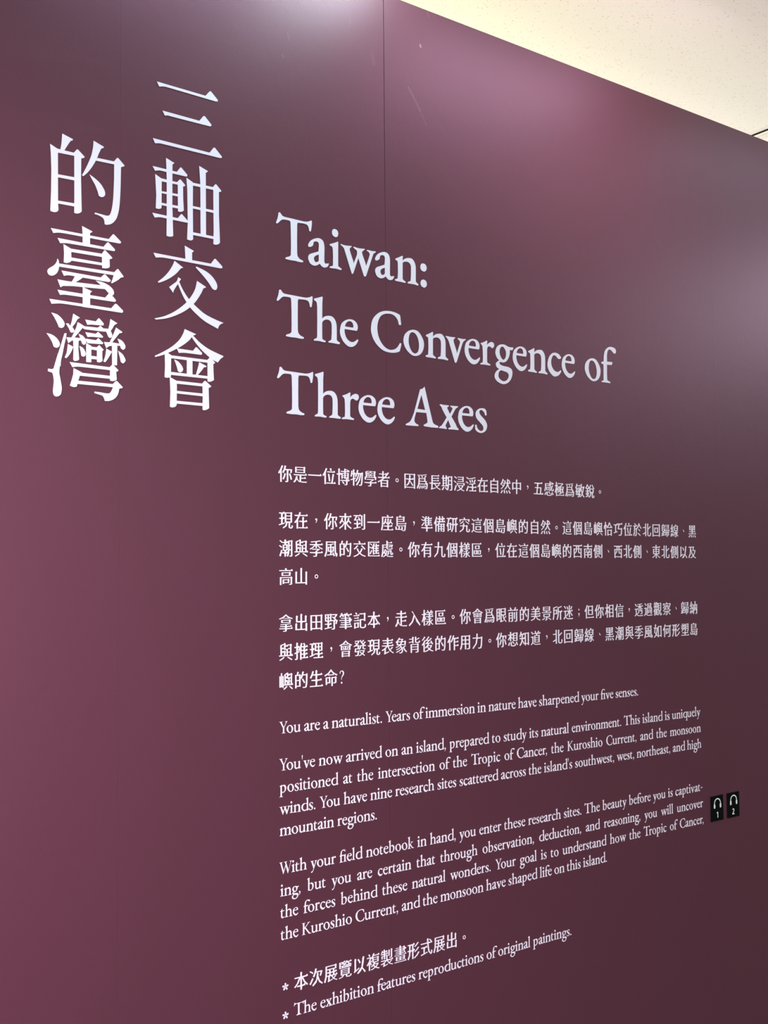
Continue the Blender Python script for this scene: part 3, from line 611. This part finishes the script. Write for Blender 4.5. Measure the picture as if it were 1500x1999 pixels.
CPARAS = (
 ('single white line of Chinese body text right below the English title', ((1.7075, 1.0020, 1.7590, 26, '你是一位博物學者。因爲長期浸淫在自然中，五感極爲敏銳。'),)),
 ('middle white Chinese paragraph, ends on a short line of two characters, begins 現在', (
   (1.6331, 1.0022, 2.0815, 36, '現在，你來到一座島，準備研究這個島嶼的自然。這個島嶼恰巧位於北回歸線、黑'),
   (1.5878, 1.0022, 2.0800, 36, '潮與季風的交匯處。你有九個樣區，位在這個島嶼的西南側、西北側、東北側以及'),
   (1.5425, 1.0022, 0, 0, '高山。'))),
 ('lowest white Chinese body paragraph, just above the English text, ends in a question mark', (
   (1.4681, 1.0016, 2.0810, 36, '拿出田野筆記本，走入樣區。你會爲眼前的美景所迷；但你相信，透過觀察、歸納'),
   (1.4222, 1.0014, 2.0800, 36, '與推理，會發現表象背後的作用力。你想知道，北回歸線、黑潮與季風如何形塑島'),
   (1.3762, 1.0014, 0, 0, '嶼的生命?'))))
for label, lines in CPARAS:
    t = thing('text_paragraph', label, 'lettering', (1.0, FACE, lines[-1][0]), 'Chinese text paragraphs')
    for zc, x0, x1, n, s in lines:
        set_cjk(t, s, x0, zc, CEM, (x1 - x0) / n if n else .0298)

# ------------------------------------------------------------------ footnotes
t = thing('footnote_lettering', 'small white Chinese footnote after an asterisk, 本次展覽以複製畫形式展出', 'lettering', (1.0, FACE, .89), 'footnotes with asterisks')
set_cjk(t, '本次展覽以複製畫形式展出。', 1.0288, .9022, .0287, .02925)
def asterisk(parent, x, zc, h):
    L = Lettering(.0002); V, F, E = latin('*', 2)
    s = h / 360 / 1000 * 1000
    L.add(V, F, E, h / 372, h / 372, x - 15 * h / 372 - parent.location.x, zc - 225 * h / 372 - parent.location.z)
    L.build('asterisk', parent)
asterisk(t, 1.0077, .9003, .0117)
t = thing('footnote_lettering', 'small white English footnote after an asterisk, The exhibition features reproductions', 'lettering', (1.0, FACE, .8505), 'footnotes with asterisks')
set_latin(t, 'The exhibition features reproductions of original paintings.', 1.0293, (.8507, .8507), BODY, 1.6704, track=TRACK)
asterisk(t, 1.0077, .8563, .0117)

# ------------------------------------------------------------------ two audio-guide labels
def audio_label(x, z, number, label):
    W_, H_ = .0440, .0540
    t = thing('audio_guide_label', label, 'label', (x, FACE, z), 'headphone number labels')
    p = box('label_plate', 0, W_, -.0012, 0, 0, H_, M_BLACK, t, bevel=.0003)
    def ribbon(name, pts, wid, mtl, dep=.0016):
        V = []; n = len(pts)
        for i, (a, b) in enumerate(pts):
            q0 = pts[max(i - 1, 0)]; q1 = pts[min(i + 1, n - 1)]
            dx, dz = q1[0] - q0[0], q1[1] - q0[1]; l = math.hypot(dx, dz)
            w = wid[i] if isinstance(wid, (list, tuple)) else wid
            V.append((a - dz / l * w, b + dx / l * w)); V.append((a + dz / l * w, b - dx / l * w))
        F = [(2 * i, 2 * i + 1, 2 * i + 3, 2 * i + 2) for i in range(n - 1)]
        E = []
        L = Lettering(dep); L.add(V, F, E, 1, 1, 0, 0)
        return L.build(name, t, mtl)
    cx_ = .0226; top = .0474; r = .0108
    arc = [(cx_ - r, .0340)] + [(cx_ + r * math.cos(math.radians(a)), .0372 + (top - .0372) * math.sin(math.radians(a))) for a in range(180, -1, -15)] + [(cx_ + r, .0340)]
    ribbon('headband', arc, .00125, M_ICON)
    for sgn in (-1, 1):
        xc = cx_ + sgn * (r - .0002)
        ribbon('ear_pad', [(xc, .0366), (xc, .0358), (xc, .0346), (xc, .0290), (xc, .0278), (xc, .0272)], [.0012, .0022, .0027, .0027, .0022, .0012], M_ICON, .0017)
    if number == '1':
        L = Lettering(.0016); V, F, E = fill(['0,95 0,112 30,125 44,125 44,0 26,0 26,100'], 1)
        L.add(V, F, E, .0001, .0001, .0198, .0066); L.build('number', t, M_ICON)
    else:
        L = Lettering(.0016)
        V, F, E = fill(['4,100 10,112~ 35,128~ 62,118~ 72,94~ 62,66~ 26,17 76,17 76,0 0,0 0,12 44,68~ 54,92~ 36,111~ 16,100'], 4)
        L.add(V, F, E, .0001, .0001, .0175, .0062); L.build('number', t, M_ICON)
audio_label(2.1096, 1.0028, '1', 'left black headphone label, numbered 1, nearer the end of the English text')
audio_label(2.1680, 1.0028, '2', 'right black headphone label, numbered 2, farther from the English text')
